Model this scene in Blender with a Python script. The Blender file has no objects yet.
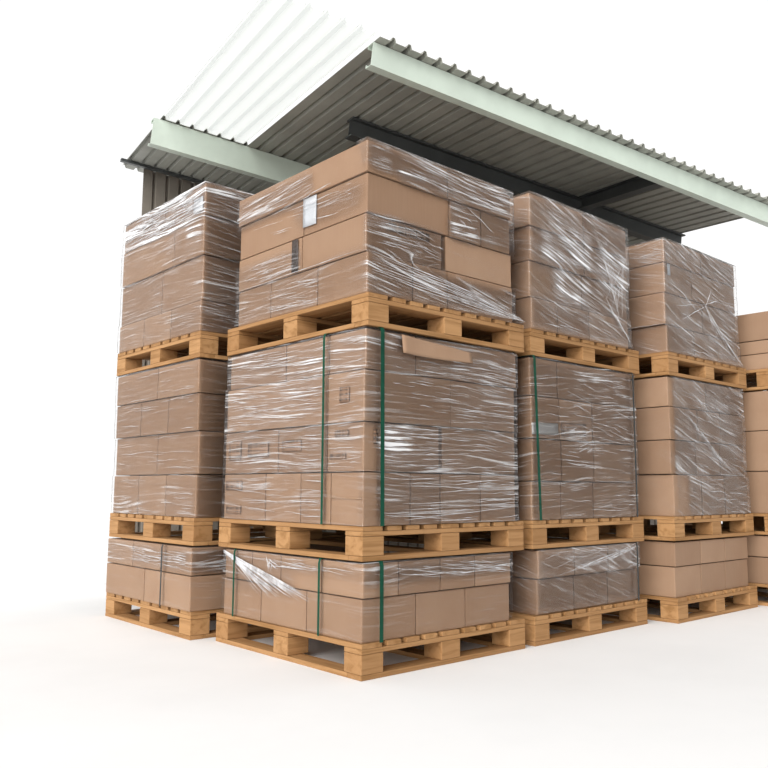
import bpy, bmesh, math, random
from mathutils import Vector, Matrix, noise

random.seed(7)
S = bpy.context.scene
COL = S.collection

# ------------------------------------------------------------------ camera
CAM = Vector((-2.28719, -2.70166, 0.31427))
FW = Vector((0.6598334, 0.74046359, 0.12780278)).normalized()
ROLL = math.radians(0.2741)
cd = bpy.data.cameras.new('camera')
cd.sensor_width = 36.0
cd.lens = 36.0 * 809.19 / 768.0
cd.clip_start = 0.05
cam = bpy.data.objects.new('camera', cd)
COL.objects.link(cam)
r_ = FW.cross(Vector((0, 0, 1))).normalized()
u_ = r_.cross(FW)
r2 = r_ * math.cos(ROLL) + u_ * math.sin(ROLL)
u2 = -r_ * math.sin(ROLL) + u_ * math.cos(ROLL)
M3 = Matrix((r2, u2, -FW)).transposed()
cam.matrix_world = Matrix.Translation(CAM) @ M3.to_4x4()
S.camera = cam

# ------------------------------------------------------------------ view, sky, sun
S.view_settings.view_transform = 'Standard'
S.view_settings.look = 'None'
S.view_settings.gamma = 1.0
S.view_settings.use_curve_mapping = False
S.view_settings.exposure = 0.0

SKY_DIM = 0.30         # contrast dimming added to the unseen sky behind the camera
SKY_BRIGHT = 1.06      # sky ahead, kept bright so the background renders white
SKY_BRIGHT_DIR = Vector((0.66, 0.74, 0.15)).normalized()
SUN_POWER = 4.5
SUN_DIR = Vector((-0.86, -0.40, 0.50)).normalized()      # towards the sun

w = bpy.data.worlds.new('overcast_sky')
S.world = w
w.use_nodes = True
nt = w.node_tree
nt.nodes.clear()
out = nt.nodes.new('ShaderNodeOutputWorld')
bg = nt.nodes.new('ShaderNodeBackground')
tc = nt.nodes.new('ShaderNodeTexCoord')
dot = nt.nodes.new('ShaderNodeVectorMath'); dot.operation = 'DOT_PRODUCT'
dot.inputs[1].default_value = SKY_BRIGHT_DIR
mr = nt.nodes.new('ShaderNodeMapRange')
mr.interpolation_type = 'SMOOTHSTEP'
mr.inputs['From Min'].default_value = -0.2
mr.inputs['From Max'].default_value = 0.6
mr.inputs['To Min'].default_value = SKY_DIM
mr.inputs['To Max'].default_value = SKY_BRIGHT
nt.links.new(tc.outputs['Generated'], dot.inputs[0])
nt.links.new(dot.outputs['Value'], mr.inputs['Value'])
nt.links.new(mr.outputs['Result'], bg.inputs['Strength'])
bg.inputs['Color'].default_value = (1.0, 1.0, 1.0, 1)
nt.links.new(bg.outputs[0], out.inputs[0])

sd = bpy.data.lights.new('sun', 'SUN')
sd.energy = SUN_POWER
sd.angle = math.radians(58)
sd.color = (1.0, 0.985, 0.965)
so = bpy.data.objects.new('sun', sd)
COL.objects.link(so)
so.rotation_euler = (-SUN_DIR).to_track_quat('-Z', 'Y').to_euler()
so.location = (-6, -4, 5)


# ------------------------------------------------------------------ node helpers
class NT:
    def __init__(self, name):
        self.m = bpy.data.materials.new(name)
        self.m.use_nodes = True
        self.t = self.m.node_tree
        self.t.nodes.clear()
        self.out = self.t.nodes.new('ShaderNodeOutputMaterial')

    def n(self, typ, **kw):
        x = self.t.nodes.new(typ)
        for k, v in kw.items():
            if k.startswith('_'):
                setattr(x, k[1:], v)
            else:
                x.inputs[k.replace('__', ' ')].default_value = v
        return x

    def l(self, a, b):
        self.t.links.new(a, b)

    def mapping(self, src, scale, loc=(0, 0, 0), rot=(0, 0, 0)):
        tcn = self.n('ShaderNodeTexCoord')
        mp = self.n('ShaderNodeMapping')
        mp.inputs['Scale'].default_value = scale
        mp.inputs['Location'].default_value = loc
        mp.inputs['Rotation'].default_value = rot
        self.l(tcn.outputs[src], mp.inputs['Vector'])
        return mp.outputs['Vector']

    def noise(self, vec, scale, detail=3, rough=0.55, dist=0.0):
        x = self.n('ShaderNodeTexNoise', Scale=scale, Detail=detail, Roughness=rough, Distortion=dist)
        if vec is not None:
            self.l(vec, x.inputs['Vector'])
        return x.outputs['Fac']

    def ramp(self, fac, a, b, lo=0.0, hi=1.0, smooth=True):
        x = self.n('ShaderNodeMapRange')
        x.interpolation_type = 'SMOOTHSTEP' if smooth else 'LINEAR'
        x.inputs['From Min'].default_value = a
        x.inputs['From Max'].default_value = b
        x.inputs['To Min'].default_value = lo
        x.inputs['To Max'].default_value = hi
        self.l(fac, x.inputs['Value'])
        return x.outputs['Result']

    def math(self, op, a, b=None, clamp=False):
        x = self.n('ShaderNodeMath')
        x.operation = op
        x.use_clamp = clamp
        for i, v in enumerate((a, b)):
            if v is None:
                continue
            if isinstance(v, (int, float)):
                x.inputs[i].default_value = v
            else:
                self.l(v, x.inputs[i])
        return x.outputs[0]

    def mixc(self, fac, a, b):
        x = self.n('ShaderNodeMix')
        x.data_type = 'RGBA'
        if isinstance(fac, (int, float)):
            x.inputs[0].default_value = fac
        else:
            self.l(fac, x.inputs[0])
        for i, v in ((6, a), (7, b)):
            if isinstance(v, tuple):
                x.inputs[i].default_value = (*v, 1)
            else:
                self.l(v, x.inputs[i])
        return x.outputs[2]

    def bump(self, h, strength, dist=0.01):
        x = self.n('ShaderNodeBump', Strength=strength, Distance=dist)
        self.l(h, x.inputs['Height'])
        return x.outputs['Normal']

    def principled(self, color, rough, normal=None, metallic=0.0, spec=0.5):
        b = self.n('ShaderNodeBsdfPrincipled')
        if isinstance(color, tuple):
            b.inputs['Base Color'].default_value = (*color, 1)
        else:
            self.l(color, b.inputs['Base Color'])
        if isinstance(rough, (int, float)):
            b.inputs['Roughness'].default_value = rough
        else:
            self.l(rough, b.inputs['Roughness'])
        b.inputs['Metallic'].default_value = metallic
        b.inputs['Specular IOR Level'].default_value = spec
        if normal is not None:
            self.l(normal, b.inputs['Normal'])
        return b

    def done(self, bsdf):
        self.l(bsdf.outputs[0], self.out.inputs['Surface'])
        return self.m


def mat_cardboard():
    t = NT('cardboard')
    oi = t.n('ShaderNodeObjectInfo')
    v = t.mapping('Object', (1, 1, 1))
    big = t.noise(v, 5.0, 3)
    fib = t.noise(t.mapping('Object', (90, 90, 6)), 1.0, 2)
    c = t.mixc(oi.outputs['Random'], (0.262, 0.162, 0.101), (0.345, 0.220, 0.140))
    c = t.mixc(t.ramp(big, 0.3, 0.75, 0, 0.35), c, (0.24, 0.135, 0.078))
    c = t.mixc(t.ramp(fib, 0.35, 0.7, 0, 0.07), c, (0.40, 0.25, 0.16))
    return t.done(t.principled(c, 0.62, t.bump(fib, 0.03, 0.003), spec=0.3))


def mat_tape():
    t = NT('packing_tape')
    v = t.noise(t.mapping('Object', (30, 30, 30)), 1.0, 2)
    return t.done(t.principled((0.33, 0.2, 0.115), 0.28, t.bump(v, 0.12, 0.003)))


def mat_wood():
    t = NT('pine_wood')
    oi = t.n('ShaderNodeObjectInfo')
    mp = t.n('ShaderNodeMapping')
    uv = t.n('ShaderNodeUVMap'); uv.uv_map = 'grain'
    t.l(uv.outputs[0], mp.inputs['Vector'])
    mp.inputs['Scale'].default_value = (2.2, 42, 1)
    off = t.n('ShaderNodeCombineXYZ')
    t.l(t.math('MULTIPLY', oi.outputs['Random'], 37.0), off.inputs[0])
    t.l(t.math('MULTIPLY', oi.outputs['Random'], 91.0), off.inputs[1])
    t.l(off.outputs[0], mp.inputs['Location'])
    g = t.noise(mp.outputs[0], 1.0, 4, 0.6, 0.6)
    big = t.noise(t.mapping('Object', (4, 4, 4)), 1.0, 2)
    c = t.mixc(oi.outputs['Random'], (0.43, 0.238, 0.103), (0.335, 0.178, 0.074))
    c = t.mixc(t.ramp(g, 0.4, 0.70, 0, 0.9), c, (0.25, 0.125, 0.043))
    c = t.mixc(t.ramp(big, 0.45, 0.8, 0, 0.35), c, (0.31, 0.18, 0.085))
    return t.done(t.principled(c, 0.7, t.bump(g, 0.25, 0.004), spec=0.25))


def mat_film(name, milk_glare=1.0, slant=0.0, seed=0.0, patchy=0.5, veil_=0.04):
    """clear stretch film: real film is clear where it lies in one taut layer and
    milky where it is gathered; the white streaks also paint in highlights of its wrinkles"""
    t = NT(name)
    uv = t.n('ShaderNodeUVMap'); uv.uv_map = 'film'
    cov = t.n('ShaderNodeAttribute'); cov.attribute_name = 'cover_glare'
    sep = t.n('ShaderNodeSeparateXYZ')
    t.l(uv.outputs[0], sep.inputs[0])
    # slow waviness of the strands
    warp = t.n('ShaderNodeMapping')
    t.l(uv.outputs[0], warp.inputs['Vector'])
    warp.inputs['Location'].default_value = (seed, seed * 1.7, 0)
    warp.inputs['Scale'].default_value = (0.9, 3.0, 1)
    wn = t.noise(warp.outputs[0], 1.0, 1)
    dv = t.math('MULTIPLY', t.math('SUBTRACT', wn, 0.5), 0.16)
    v2 = t.math('ADD', sep.outputs[1], dv)
    v2 = t.math('ADD', v2, t.math('MULTIPLY', sep.outputs[0], slant))
    cmb = t.n('ShaderNodeCombineXYZ')
    t.l(sep.outputs[0], cmb.inputs[0])
    t.l(v2, cmb.inputs[1])
    cmb.inputs[2].default_value = seed

    def st(sx, sy, detail=2, rough=0.5, z=0.0):
        mp = t.n('ShaderNodeMapping')
        mp.inputs['Scale'].default_value = (sx, sy, 1)
        mp.inputs['Location'].default_value = (z, z * 2, z)
        t.l(cmb.outputs[0], mp.inputs['Vector'])
        return t.noise(mp.outputs[0], 1.0, detail, rough)
    fine = st(4.0, 190.0, 2)
    mid = st(2.2, 75.0, 3, 0.6, 3.3)
    patch = st(2.3, 7.0, 2, 0.5, 7.7)
    patch2 = st(6.0, 16.0, 2, 0.5, 2.1)
    c = cov.outputs['Fac']
    mid = t.math('ADD', mid, t.ramp(c, 0.8, 1.8, 0, 0.055, False))  # extra amount widens the streaks into painted glare patches
    pm = t.ramp(t.math('ADD', t.math('MULTIPLY', patch, 0.65), t.math('MULTIPLY', patch2, 0.35)), 0.38, 0.62, 1 - patchy, 1.0)
    sA = t.ramp(mid, 0.555, 0.67)
    sB = t.ramp(fine, 0.58, 0.69)
    streak = t.math('MAXIMUM', t.math('MULTIPLY', sA, 0.85), t.math('MULTIPLY', sB, 0.6))
    streak_glare = t.math('MULTIPLY', t.math('MULTIPLY', streak, pm), c)
    veil = t.math('MULTIPLY', t.math('MULTIPLY', pm, c), veil_)  # thin white haze painted over the film
    fac = t.math('MULTIPLY', t.math('ADD', streak_glare, veil), milk_glare, clamp=True)
    h = t.math('ADD', t.math('MULTIPLY', mid, 0.7), t.math('MULTIPLY', fine, 0.3))
    nrm = t.bump(h, 0.5, 0.004)
    tr = t.n('ShaderNodeBsdfTransparent')
    gl = t.n('ShaderNodeBsdfGlossy', Roughness=0.16)
    t.l(nrm, gl.inputs['Normal'])
    fr = t.n('ShaderNodeFresnel', IOR=1.30)
    t.l(nrm, fr.inputs['Normal'])
    gfac = t.math('MULTIPLY', fr.outputs[0], t.ramp(c, 0.02, 0.3), clamp=True)
    m1 = t.n('ShaderNodeMixShader')
    t.l(gfac, m1.inputs[0]); t.l(tr.outputs[0], m1.inputs[1]); t.l(gl.outputs[0], m1.inputs[2])
    df = t.n('ShaderNodeBsdfDiffuse'); df.inputs['Color'].default_value = (0.86, 0.86, 0.87, 1)
    g2 = t.n('ShaderNodeBsdfGlossy', Roughness=0.22); t.l(nrm, g2.inputs['Normal'])
    mk = t.n('ShaderNodeMixShader'); mk.inputs[0].default_value = 0.18
    t.l(df.outputs[0], mk.inputs[1]); t.l(g2.outputs[0], mk.inputs[2])
    m2 = t.n('ShaderNodeMixShader')
    t.l(fac, m2.inputs[0]); t.l(m1.outputs[0], m2.inputs[1]); t.l(mk.outputs[0], m2.inputs[2])
    return t.done(m2)


def mat_fold():  # white of the folds also stands in for glints on the film
    t = NT('gathered_film_glint')
    n = t.noise(t.mapping('Object', (14, 14, 14)), 1.0, 2)
    tr = t.n('ShaderNodeBsdfTransparent')
    b = t.principled((0.84, 0.84, 0.86), 0.25, spec=0.6)
    m = t.n('ShaderNodeMixShader')
    t.l(t.ramp(n, 0.3, 0.65, 0.3, 0.75), m.inputs[0])
    t.l(tr.outputs[0], m.inputs[1]); t.l(b.outputs[0], m.inputs[2])
    return t.done(m)


def mat_plain(name, col, rough, metallic=0.0, var=0.2, scale=6.0, spec=0.5):
    t = NT(name)
    n = t.noise(t.mapping('Object', (scale,) * 3), 1.0, 4)
    dark = tuple(x * (1 - var) for x in col)
    c = t.mixc(t.ramp(n, 0.35, 0.7), col, dark)
    return t.done(t.principled(c, rough, t.bump(n, 0.05, 0.004), metallic, spec))


def mat_print():
    t = NT('printed_ink')
    s = t.mapping('Object', (1, 1, 70))
    n = t.noise(s, 1.0, 1)
    tc_ = t.mapping('Object', (160, 160, 0.01))
    n2 = t.noise(tc_, 1.0, 1)
    k = t.math('MAXIMUM', t.ramp(n, 0.47, 0.53), t.ramp(n2, 0.5, 0.6))
    c = t.mixc(k, (0.10, 0.065, 0.045), (0.30, 0.18, 0.11))
    return t.done(t.principled(c, 0.6))


def mat_skylight():
    t = NT('translucent_sheet')
    a = t.n('ShaderNodeBsdfTranslucent'); a.inputs['Color'].default_value = (0.97, 0.98, 0.97, 1)
    b = t.principled((0.85, 0.9, 0.88), 0.4)
    tr = t.n('ShaderNodeBsdfTransparent'); tr.inputs['Color'].default_value = (0.98, 0.99, 0.98, 1)
    m = t.n('ShaderNodeMixShader'); m.inputs[0].default_value = 0.15
    t.l(a.outputs[0], m.inputs[1]); t.l(b.outputs[0], m.inputs[2])
    m2 = t.n('ShaderNodeMixShader'); m2.inputs[0].default_value = 0.65
    t.l(m.outputs[0], m2.inputs[1]); t.l(tr.outputs[0], m2.inputs[2])
    return t.done(m2)


CARD = mat_cardboard()
TAPE = mat_tape()
WOOD = mat_wood()
FOLD = mat_fold()
PAPER = mat_plain('label_paper', (0.60, 0.62, 0.65), 0.5, var=0.06)
GREEN = mat_plain('green_strapping', (0.002, 0.06, 0.033), 0.55, var=0.25, scale=20, spec=0.2)
BLACK = mat_plain('dark_strapping', (0.012, 0.016, 0.016), 0.35, var=0.2, scale=20)
STEEL = mat_plain('strap_seal_steel', (0.25, 0.26, 0.27), 0.35, metallic=0.8)
PRINT = mat_print()
INK = mat_plain('dark_ink', (0.06, 0.042, 0.034), 0.55, var=0.4, scale=60)
ROOF = mat_plain('roof_sheet', (0.34, 0.345, 0.305), 0.5, var=0.22, scale=2.5)
CLAD = mat_plain('wall_cladding', (0.21, 0.185, 0.155), 0.55, var=0.25, scale=3)
PALE = mat_plain('pale_green_steel', (0.58, 0.66, 0.58), 0.4, var=0.1, scale=4)
DARK = mat_plain('anthracite_steel', (0.055, 0.06, 0.06), 0.4, var=0.2, scale=5)
CONC = mat_plain('pale_concrete', (0.86, 0.86, 0.86), 0.75, var=0.03, scale=1.5, spec=0.2)
SKYL = mat_skylight()


# ------------------------------------------------------------------ mesh helpers
def link(name, me, mat, parent=None):
    o = bpy.data.objects.new(name, me)
    COL.objects.link(o)
    if mat is not None:
        me.materials.clear()
        me.materials.append(mat)
    if parent is not None:
        o.parent = parent
    return o


def tag(o, label=None, cat=None, group=None, kind=None):
    if label:
        o['label'] = label
    if cat:
        o['category'] = cat
    if group:
        o['group'] = group
    if kind:
        o['kind'] = kind
    return o


def empty(name, loc, rz=0.0):
    o = bpy.data.objects.new(name, None)
    o.empty_display_size = 0.1
    o.location = loc
    o.rotation_euler = (0, 0, rz)
    COL.objects.link(o)
    return o


def bm_mesh(name, bm, smooth=True):
    me = bpy.data.meshes.new(name)
    bm.normal_update()
    bm.to_mesh(me)
    bm.free()
    if smooth:
        for p in me.polygons:
            p.use_smooth = True
    return me


def add_box(bm, x0, x1, y0, y1, z0, z1, bev=0.0):
    r = bmesh.ops.create_cube(bm, size=1.0)
    vs = r['verts']
    for v in vs:
        v.co = Vector((x0 + (v.co.x + .5) * (x1 - x0), y0 + (v.co.y + .5) * (y1 - y0), z0 + (v.co.z + .5) * (z1 - z0)))
    if bev > 0:
        es = list({e for v in vs for e in v.link_edges})
        bmesh.ops.bevel(bm, geom=es, offset=bev, segments=2, affect='EDGES', profile=0.6)


def plank(name, sx, sy, sz, bev=0.003, wob=0.0):
    """a sawn board with a grain UV running along its longest side; origin at its low corner"""
    bm = bmesh.new()
    add_box(bm, 0, sx, 0, sy, 0, sz, bev)
    uv = bm.loops.layers.uv.new('grain')
    bm.normal_update()
    dims = (sx, sy, sz)
    L = max(range(3), key=lambda i: dims[i])
    for f in bm.faces:
        n = f.normal
        k = max(range(3), key=lambda i: abs(n[i]))
        o = [i for i in range(3) if i != k]
        for lp in f.loops:
            c = lp.vert.co
            if L in o:
                b = o[0] if o[1] == L else o[1]
                lp[uv].uv = (c[L], c[b])
            else:
                lp[uv].uv = (c[o[0]] * 8, c[o[1]] * 0.6)
    me = bm_mesh(name, bm, smooth=False)
    me.materials.append(WOOD)
    return me


# ------------------------------------------------------------------ the setting
FLOOR = -0.494
bm = bmesh.new()
add_box(bm, -60, 60, -60, 60, FLOOR - 0.1, FLOOR)
tag(link('floor', bm_mesh('floor', bm, False), CONC), kind='structure')

P0 = Vector((0.8022, 3.2, 2.8497))
D1 = Vector((0.97930185, -0.18683748, -0.07784375)).normalized()
D2 = Vector((0.19176794, 0.97950976, 0.06152791)).normalized()
NN = Vector((0.06475299, -0.07518233, 0.99506516)).normalized()
A_L, A_R = -0.60, 3.66          # roof ends along D1
B_W, B_E = 0.14, -2.96           # wall and eave along D2
SKY_A, SKY_B = 0.095, -1.06     # the translucent bay of the roof


def R3(a, b, h=0.0):
    return P0 + D1 * a + D2 * b + NN * h


def ribbed(name, a0, a1, b0, b1, mat, pitch=0.10, flat=0.066, rise=0.024, thick=0.0015, phase=0.0):
    """trapezoid-profiled roof sheet with ribs running along D2"""
    prof = []
    k0 = math.floor((a0 - phase) / pitch) - 1
    a = phase + k0 * pitch
    tr = (pitch - flat)
    while a < a1 + pitch:
        for da, h in ((0, 0), (flat, 0), (flat + tr * 0.3, rise), (flat + tr * 0.7, rise)):
            q = a + da
            if a0 <= q <= a1:
                prof.append((q, h))
        a += pitch
    bm = bmesh.new()
    nb = 12
    rows = []
    for h_off in (0.0, thick):
        rows.append([[bm.verts.new(R3(q, b0 + (b1 - b0) * j / nb, h + h_off)) for j in range(nb + 1)] for q, h in prof])
    for k, g in enumerate(rows):
        for i in range(len(g) - 1):
            for j in range(nb):
                f = [g[i][j], g[i + 1][j], g[i + 1][j + 1], g[i][j + 1]]
                bm.faces.new(f if k else f[::-1])
    lo, hi = rows
    n = len(lo)
    for i in range(n - 1):
        for j in (0, nb):
            bm.faces.new([lo[i][j], lo[i + 1][j], hi[i + 1][j], hi[i][j]])
    for j in range(nb):
        for i in (0, n - 1):
            bm.faces.new([lo[i][j], lo[i][j + 1], hi[i][j + 1], hi[i][j]])
    bmesh.ops.recalc_face_normals(bm, faces=bm.faces)
    return link(name, bm_mesh(name, bm, False), mat)


# ceiling sheets: the full bay behind, and the opaque bay right of the translucent one
o = ribbed('ceiling', A_L, A_R, B_W, SKY_B, ROOF)
tag(o, kind='structure')
o = ribbed('ceiling', SKY_A, A_R, SKY_B, B_E, ROOF)
tag(o, kind='structure')
o = ribbed('window_1', A_L, SKY_A - 0.003, SKY_B, B_E, SKYL)
tag(o, kind='structure')


def i_beam(name, pa, pb, up, depth, width, mat, web=0.008, fl=0.011):
    """steel I-section from pa to pb hanging below the line by depth"""
    d = (pb - pa).normalized()
    s = d.cross(up).normalized()
    prof = [(-width / 2, 0), (width / 2, 0), (width / 2, -fl), (web / 2, -fl), (web / 2, -depth + fl), (width / 2, -depth + fl),
            (width / 2, -depth), (-width / 2, -depth), (-width / 2, -depth + fl), (-web / 2, -depth + fl), (-web / 2, -fl), (-width / 2, -fl)]
    bm = bmesh.new()
    ends = [[bm.verts.new(p + s * x + up * z) for x, z in prof] for p in (pa, pb)]
    n = len(prof)
    for i in range(n):
        bm.faces.new([ends[0][i], ends[0][(i + 1) % n], ends[1][(i + 1) % n], ends[1][i]])
    bm.faces.new(ends[0][::-1]); bm.faces.new(ends[1])
    bmesh.ops.recalc_face_normals(bm, faces=bm.faces)
    return tag(link(name, bm_mesh(name, bm, False), mat), kind='structure')


def box_beam(name, pa, pb, up, depth, width, mat, lip=0.02):
    """cold-formed C-section purlin, smooth web facing the eave"""
    d = (pb - pa).normalized()
    s = d.cross(up).normalized()
    t = 0.004
    prof = [(0, 0), (width, 0), (width, -lip), (width - t, -lip), (width - t, -t), (t, -t), (t, -depth + t), (width - t, -depth + t),
            (width - t, -depth + lip), (width, -depth + lip), (width, -depth), (0, -depth)]
    bm = bmesh.new()
    ends = [[bm.verts.new(p - s * x + up * z) for x, z in prof] for p in (pa, pb)]
    n = len(prof)
    for i in range(n):
        bm.faces.new([ends[0][i], ends[0][(i + 1) % n], ends[1][(i + 1) % n], ends[1][i]])
    bm.faces.new(ends[0][::-1]); bm.faces.new(ends[1])
    bmesh.ops.recalc_face_normals(bm, faces=bm.faces)
    return tag(link(name, bm_mesh(name, bm, False), mat), kind='structure')


EPS = -0.003
i_beam('trim_1', R3(SKY_A + 0.35, -1.99, EPS), R3(A_R - 0.02, -1.99, EPS), NN, 0.125, 0.085, DARK)            # dark purlin
box_beam('trim_2', R3(A_L + 0.02, -1.045, EPS), R3(A_R - 0.02, -1.045, EPS), NN, 0.185, 0.07, PALE)            # pale purlin
box_beam('trim_3', R3(SKY_A, -2.90, EPS), R3(A_R - 0.02, -2.90, EPS), NN, 0.13, 0.06, PALE)                   # eave purlin
i_beam('trim_4', R3(2.45, -2.85, EPS), R3(2.45, -2.04, EPS), NN, 0.10, 0.07, DARK)                            # short cross member
i_beam('trim_5', R3(A_L + 0.02, -0.06, EPS), R3(A_R - 0.02, -0.06, EPS), NN, 0.022, 0.04, DARK)                # wall plate

# back wall: vertical profiled cladding under the roof edge
WD = Vector((D1.x, D1.y, 0)).normalized()
WN = Vector((-WD.y, WD.x, 0))
bm = bmesh.new()
prof = []
s = -0.38
while s < 6.6:
    for ds, h in ((0, 0), (0.075, 0), (0.085, 0.022), (0.097, 0.022)):
        prof.append((s + ds, h))
    s += 0.107
cols = []
for s_, h in prof:
    top = R3(s_, 0.02).z - 0.001
    base = P0 + WD * s_ + WN * (h + 0.02)
    cols.append([[bm.verts.new(Vector((base.x, base.y, z)) + WN * t) for z in (FLOOR, top)] for t in (0, 0.002)])
for i in range(len(cols) - 1):
    for t in (0, 1):
        q = [cols[i][t][0], cols[i + 1][t][0], cols[i + 1][t][1], cols[i][t][1]]
        bm.faces.new(q if t == 0 else q[::-1])
    bm.faces.new([cols[i][0][1], cols[i + 1][0][1], cols[i + 1][1][1], cols[i][1][1]])
tag(link('wall_back', bm_mesh('wall_back', bm, False), CLAD), kind='structure')

# ------------------------------------------------------------------ pallets
PL, PW, PH = 1.2, 1.097, 0.149      # along the deck boards, across, height
TD, TS, TB = 0.021, 0.022, 0.022    # deck, stringer, bottom board thickness
BLK = PH - TD - TS - TB


def make_pallet():
    """origin: low front corner; deck boards run along +y, stringers along +x"""
    root = empty('wooden_pallet', (0, 0, 0))

    def part(name, me, loc):
        o = link(name, me, None, root)
        o.location = loc
        return o
    nd = 9
    wd = [0.118, 0.082, 0.082, 0.082, 0.118, 0.082, 0.082, 0.082, 0.118]
    gap = (PW - sum(wd)) / (nd - 1)
    x = 0.0
    dk = {}
    for wi in wd:
        if wi not in dk:
            dk[wi] = plank('deck_board', wi, PL, TD)
        part('deck_board', dk[wi], (x, random.uniform(-.001, .001), PH - TD))
        x += wi + gap
    st = plank('stringer_board', PW, 0.118, TS - 0.001)
    for y in (0, PL / 2 - 0.059, PL - 0.118):
        part('stringer_board', st, (0, y, TB + BLK + 0.0005))
    bs = plank('block', 0.125, 0.118, BLK - 0.001, 0.004)
    for xx in (0, PW / 2 - 0.0625, PW - 0.125):
        for y in (0, PL / 2 - 0.059, PL - 0.118):
            part('block', bs, (xx, y, TB + 0.0005))
    bl = plank('bottom_board', PW, 0.095, TB)
    for y in (0, PL - 0.095):
        part('bottom_board', bl, (0, y, 0))
    bl2 = plank('bottom_board', 0.095, PL - 0.192, TB)
    for xx in (0, PW / 2 - 0.0475, PW - 0.095):
        part('bottom_board', bl2, (xx, 0.096, 0))
    return root


pallet_proto = None


def pallet(x, y, z, label, rz=0.0):
    global pallet_proto
    if pallet_proto is None:
        pallet_proto = make_pallet()
        r = pallet_proto
    else:
        r = pallet_proto.copy()
        COL.objects.link(r)
        for ch in pallet_proto.children:
            c = ch.copy()
            COL.objects.link(c)
            c.parent = r
    r.location = (x, y, z)
    r.rotation_euler = (0, 0, rz)
    tag(r, label, 'pallet', 'wooden pallets under the wrapped loads')
    return r


# ------------------------------------------------------------------ cartons
def carton_mesh(sx, sy, sz, bulge=0.004, seed=0, faces='xy'):
    """folded board box: rounded arrises, slightly pillowed walls, a pressed flap line"""
    bm = bmesh.new()
    n = 7
    bmesh.ops.create_cube(bm, size=2.0)
    bmesh.ops.subdivide_edges(bm, edges=bm.edges[:], cuts=n, use_grid_fill=True)
    off = Vector((seed * 3.1, seed * 1.3, seed * 7.7))
    e = 0.0022
    for v in bm.verts:
        a = v.co.copy()
        p = Vector()
        for i, s_ in enumerate((sx, sy, sz)):
            t = a[i]
            # crowd the outermost grid line close to the arris
            k = abs(t)
            half = s_ / 2
            if k > 0.99:
                q = half
            else:
                q = min(k / 0.75, 1.0) * (half - e * 2.2) if k <= 0.75 + 1e-4 else half
            p[i] = math.copysign(q, t) if k > 1e-6 else 0.0
        on = [abs(a[i]) > 0.99 for i in range(3)]
        nb = sum(on)
        if nb >= 2:
            for i in range(3):
                if on[i]:
                    p[i] -= math.copysign(e * (0.35 if nb == 2 else 0.5), a[i])
        else:
            for i in range(3):
                if on[i]:
                    o_ = [j for j in range(3) if j != i]
                    f = (1 - a[o_[0]] ** 2) * (1 - a[o_[1]] ** 2)
                    if a[i] < 0 and ((i == 0 and 'x' in faces) or (i == 1 and 'y' in faces)):
                        p[i] += math.copysign(bulge * f * (0.35 + noise.noise(a * 1.3 + off)), a[i])
        v.co = p + Vector((0, 0, sz / 2))
    me = bm_mesh('carton', bm)
    me.set_sharp_from_angle(angle=math.radians(10))
    return me


BOXN = [0]
SHIFT = {}


def carton(x0, x1, y0, y1, z0, z1, label, group, name='cardboard_box', cat='box', jit=0.003, bulge=0.003, faces='xy'):
    BOXN[0] += 1
    g = 0.0031
    sx, sy, sz = x1 - x0 - 2 * g, y1 - y0 - 2 * g, z1 - z0 - 0.0040
    me = carton_mesh(sx, sy, sz, bulge, BOXN[0], faces)
    o = link(name, me, CARD)
    jx, jy = random.uniform(0, jit), random.uniform(0, jit)
    o.location = ((x0 + x1) / 2 + jx * .3, (y0 + y1) / 2 + jy * .3, z0)
    o.rotation_euler = (0, 0, random.uniform(-jit, jit) * 0.35)
    tag(o, label, cat, group)
    return o


ORD = ['at front corner', '{s} of corner box', 'second {s} of corner box', 'third {s} of corner box', 'fourth {s} of corner box']


def layer_words(n):
    return {1: ['only'], 2: ['lower', 'upper'], 3: ['lowest', 'middle', 'topmost'], 4: ['lowest', 'second-lowest', 'second-highest', 'topmost']}[n]


def load(where, X, Y, layers, group, extra={}):
    """layers (low to high): dict(z=(z0,z1), L=[cuts along y], R=[cuts along x], dx,dy offsets).
    The first cut of both lists belongs to the corner box."""
    W_ = layer_words(len(layers))
    made = {'lay': []}
    for k, ly in enumerate(layers):
        z0, z1 = ly['z']
        dx, dy = ly.get('dx', random.uniform(-.006, .006)), ly.get('dy', random.uniform(-.006, .006))
        a0, b0 = ly['L'][0], ly['R'][0]
        made['lay'].append((z0, z1, dx, dy))
        nm = ly.get('name', 'cardboard_box')
        noun = ly.get('noun', 'cardboard box')
        cells = [(0, b0, 0, a0, ORD[0], 'C', 0)]
        for i in range(1, len(ly['L'])):
            cells.append((0, min(b0, 0.55), ly['L'][i - 1], ly['L'][i], ORD[i].format(s='left'), 'L', i))
        for i in range(1, len(ly['R'])):
            cells.append((ly['R'][i - 1], ly['R'][i], 0, min(a0, 0.9), ORD[i].format(s='right'), 'R', i))
        for x0, x1, y0, y1, pos, sd_, i in cells:
            ex = extra.get((k, sd_, i), '')
            gx = ly.get('gap', {}).get((sd_, i), 0.0)
            zt = z1 - ly.get('drop', {}).get((sd_, i), 0.0)
            lab = f"{noun} {pos}, {W_[k]} layer of {where}"
            if ex:
                lab = f"{noun} {ex} {pos}, {W_[k]} layer of {where}"
            if sd_ == 'R':
                x0 += gx
            if sd_ == 'L':
                y0 += gx
            inset = ly.get('inset', {}).get((sd_, i), (0.0, 0.0))
            o = carton(X + dx + x0 + inset[0], X + dx + x1, Y + dy + y0 + inset[1], Y + dy + y1, z0, zt, lab, group, nm,
                       'box lid' if nm == 'carton_lid' else 'box', faces={'C': 'xy', 'L': 'x', 'R': 'y'}[sd_])
            made[(k, sd_, i)] = o
            SHIFT[o.name] = (dx, dy)
    return made


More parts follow.
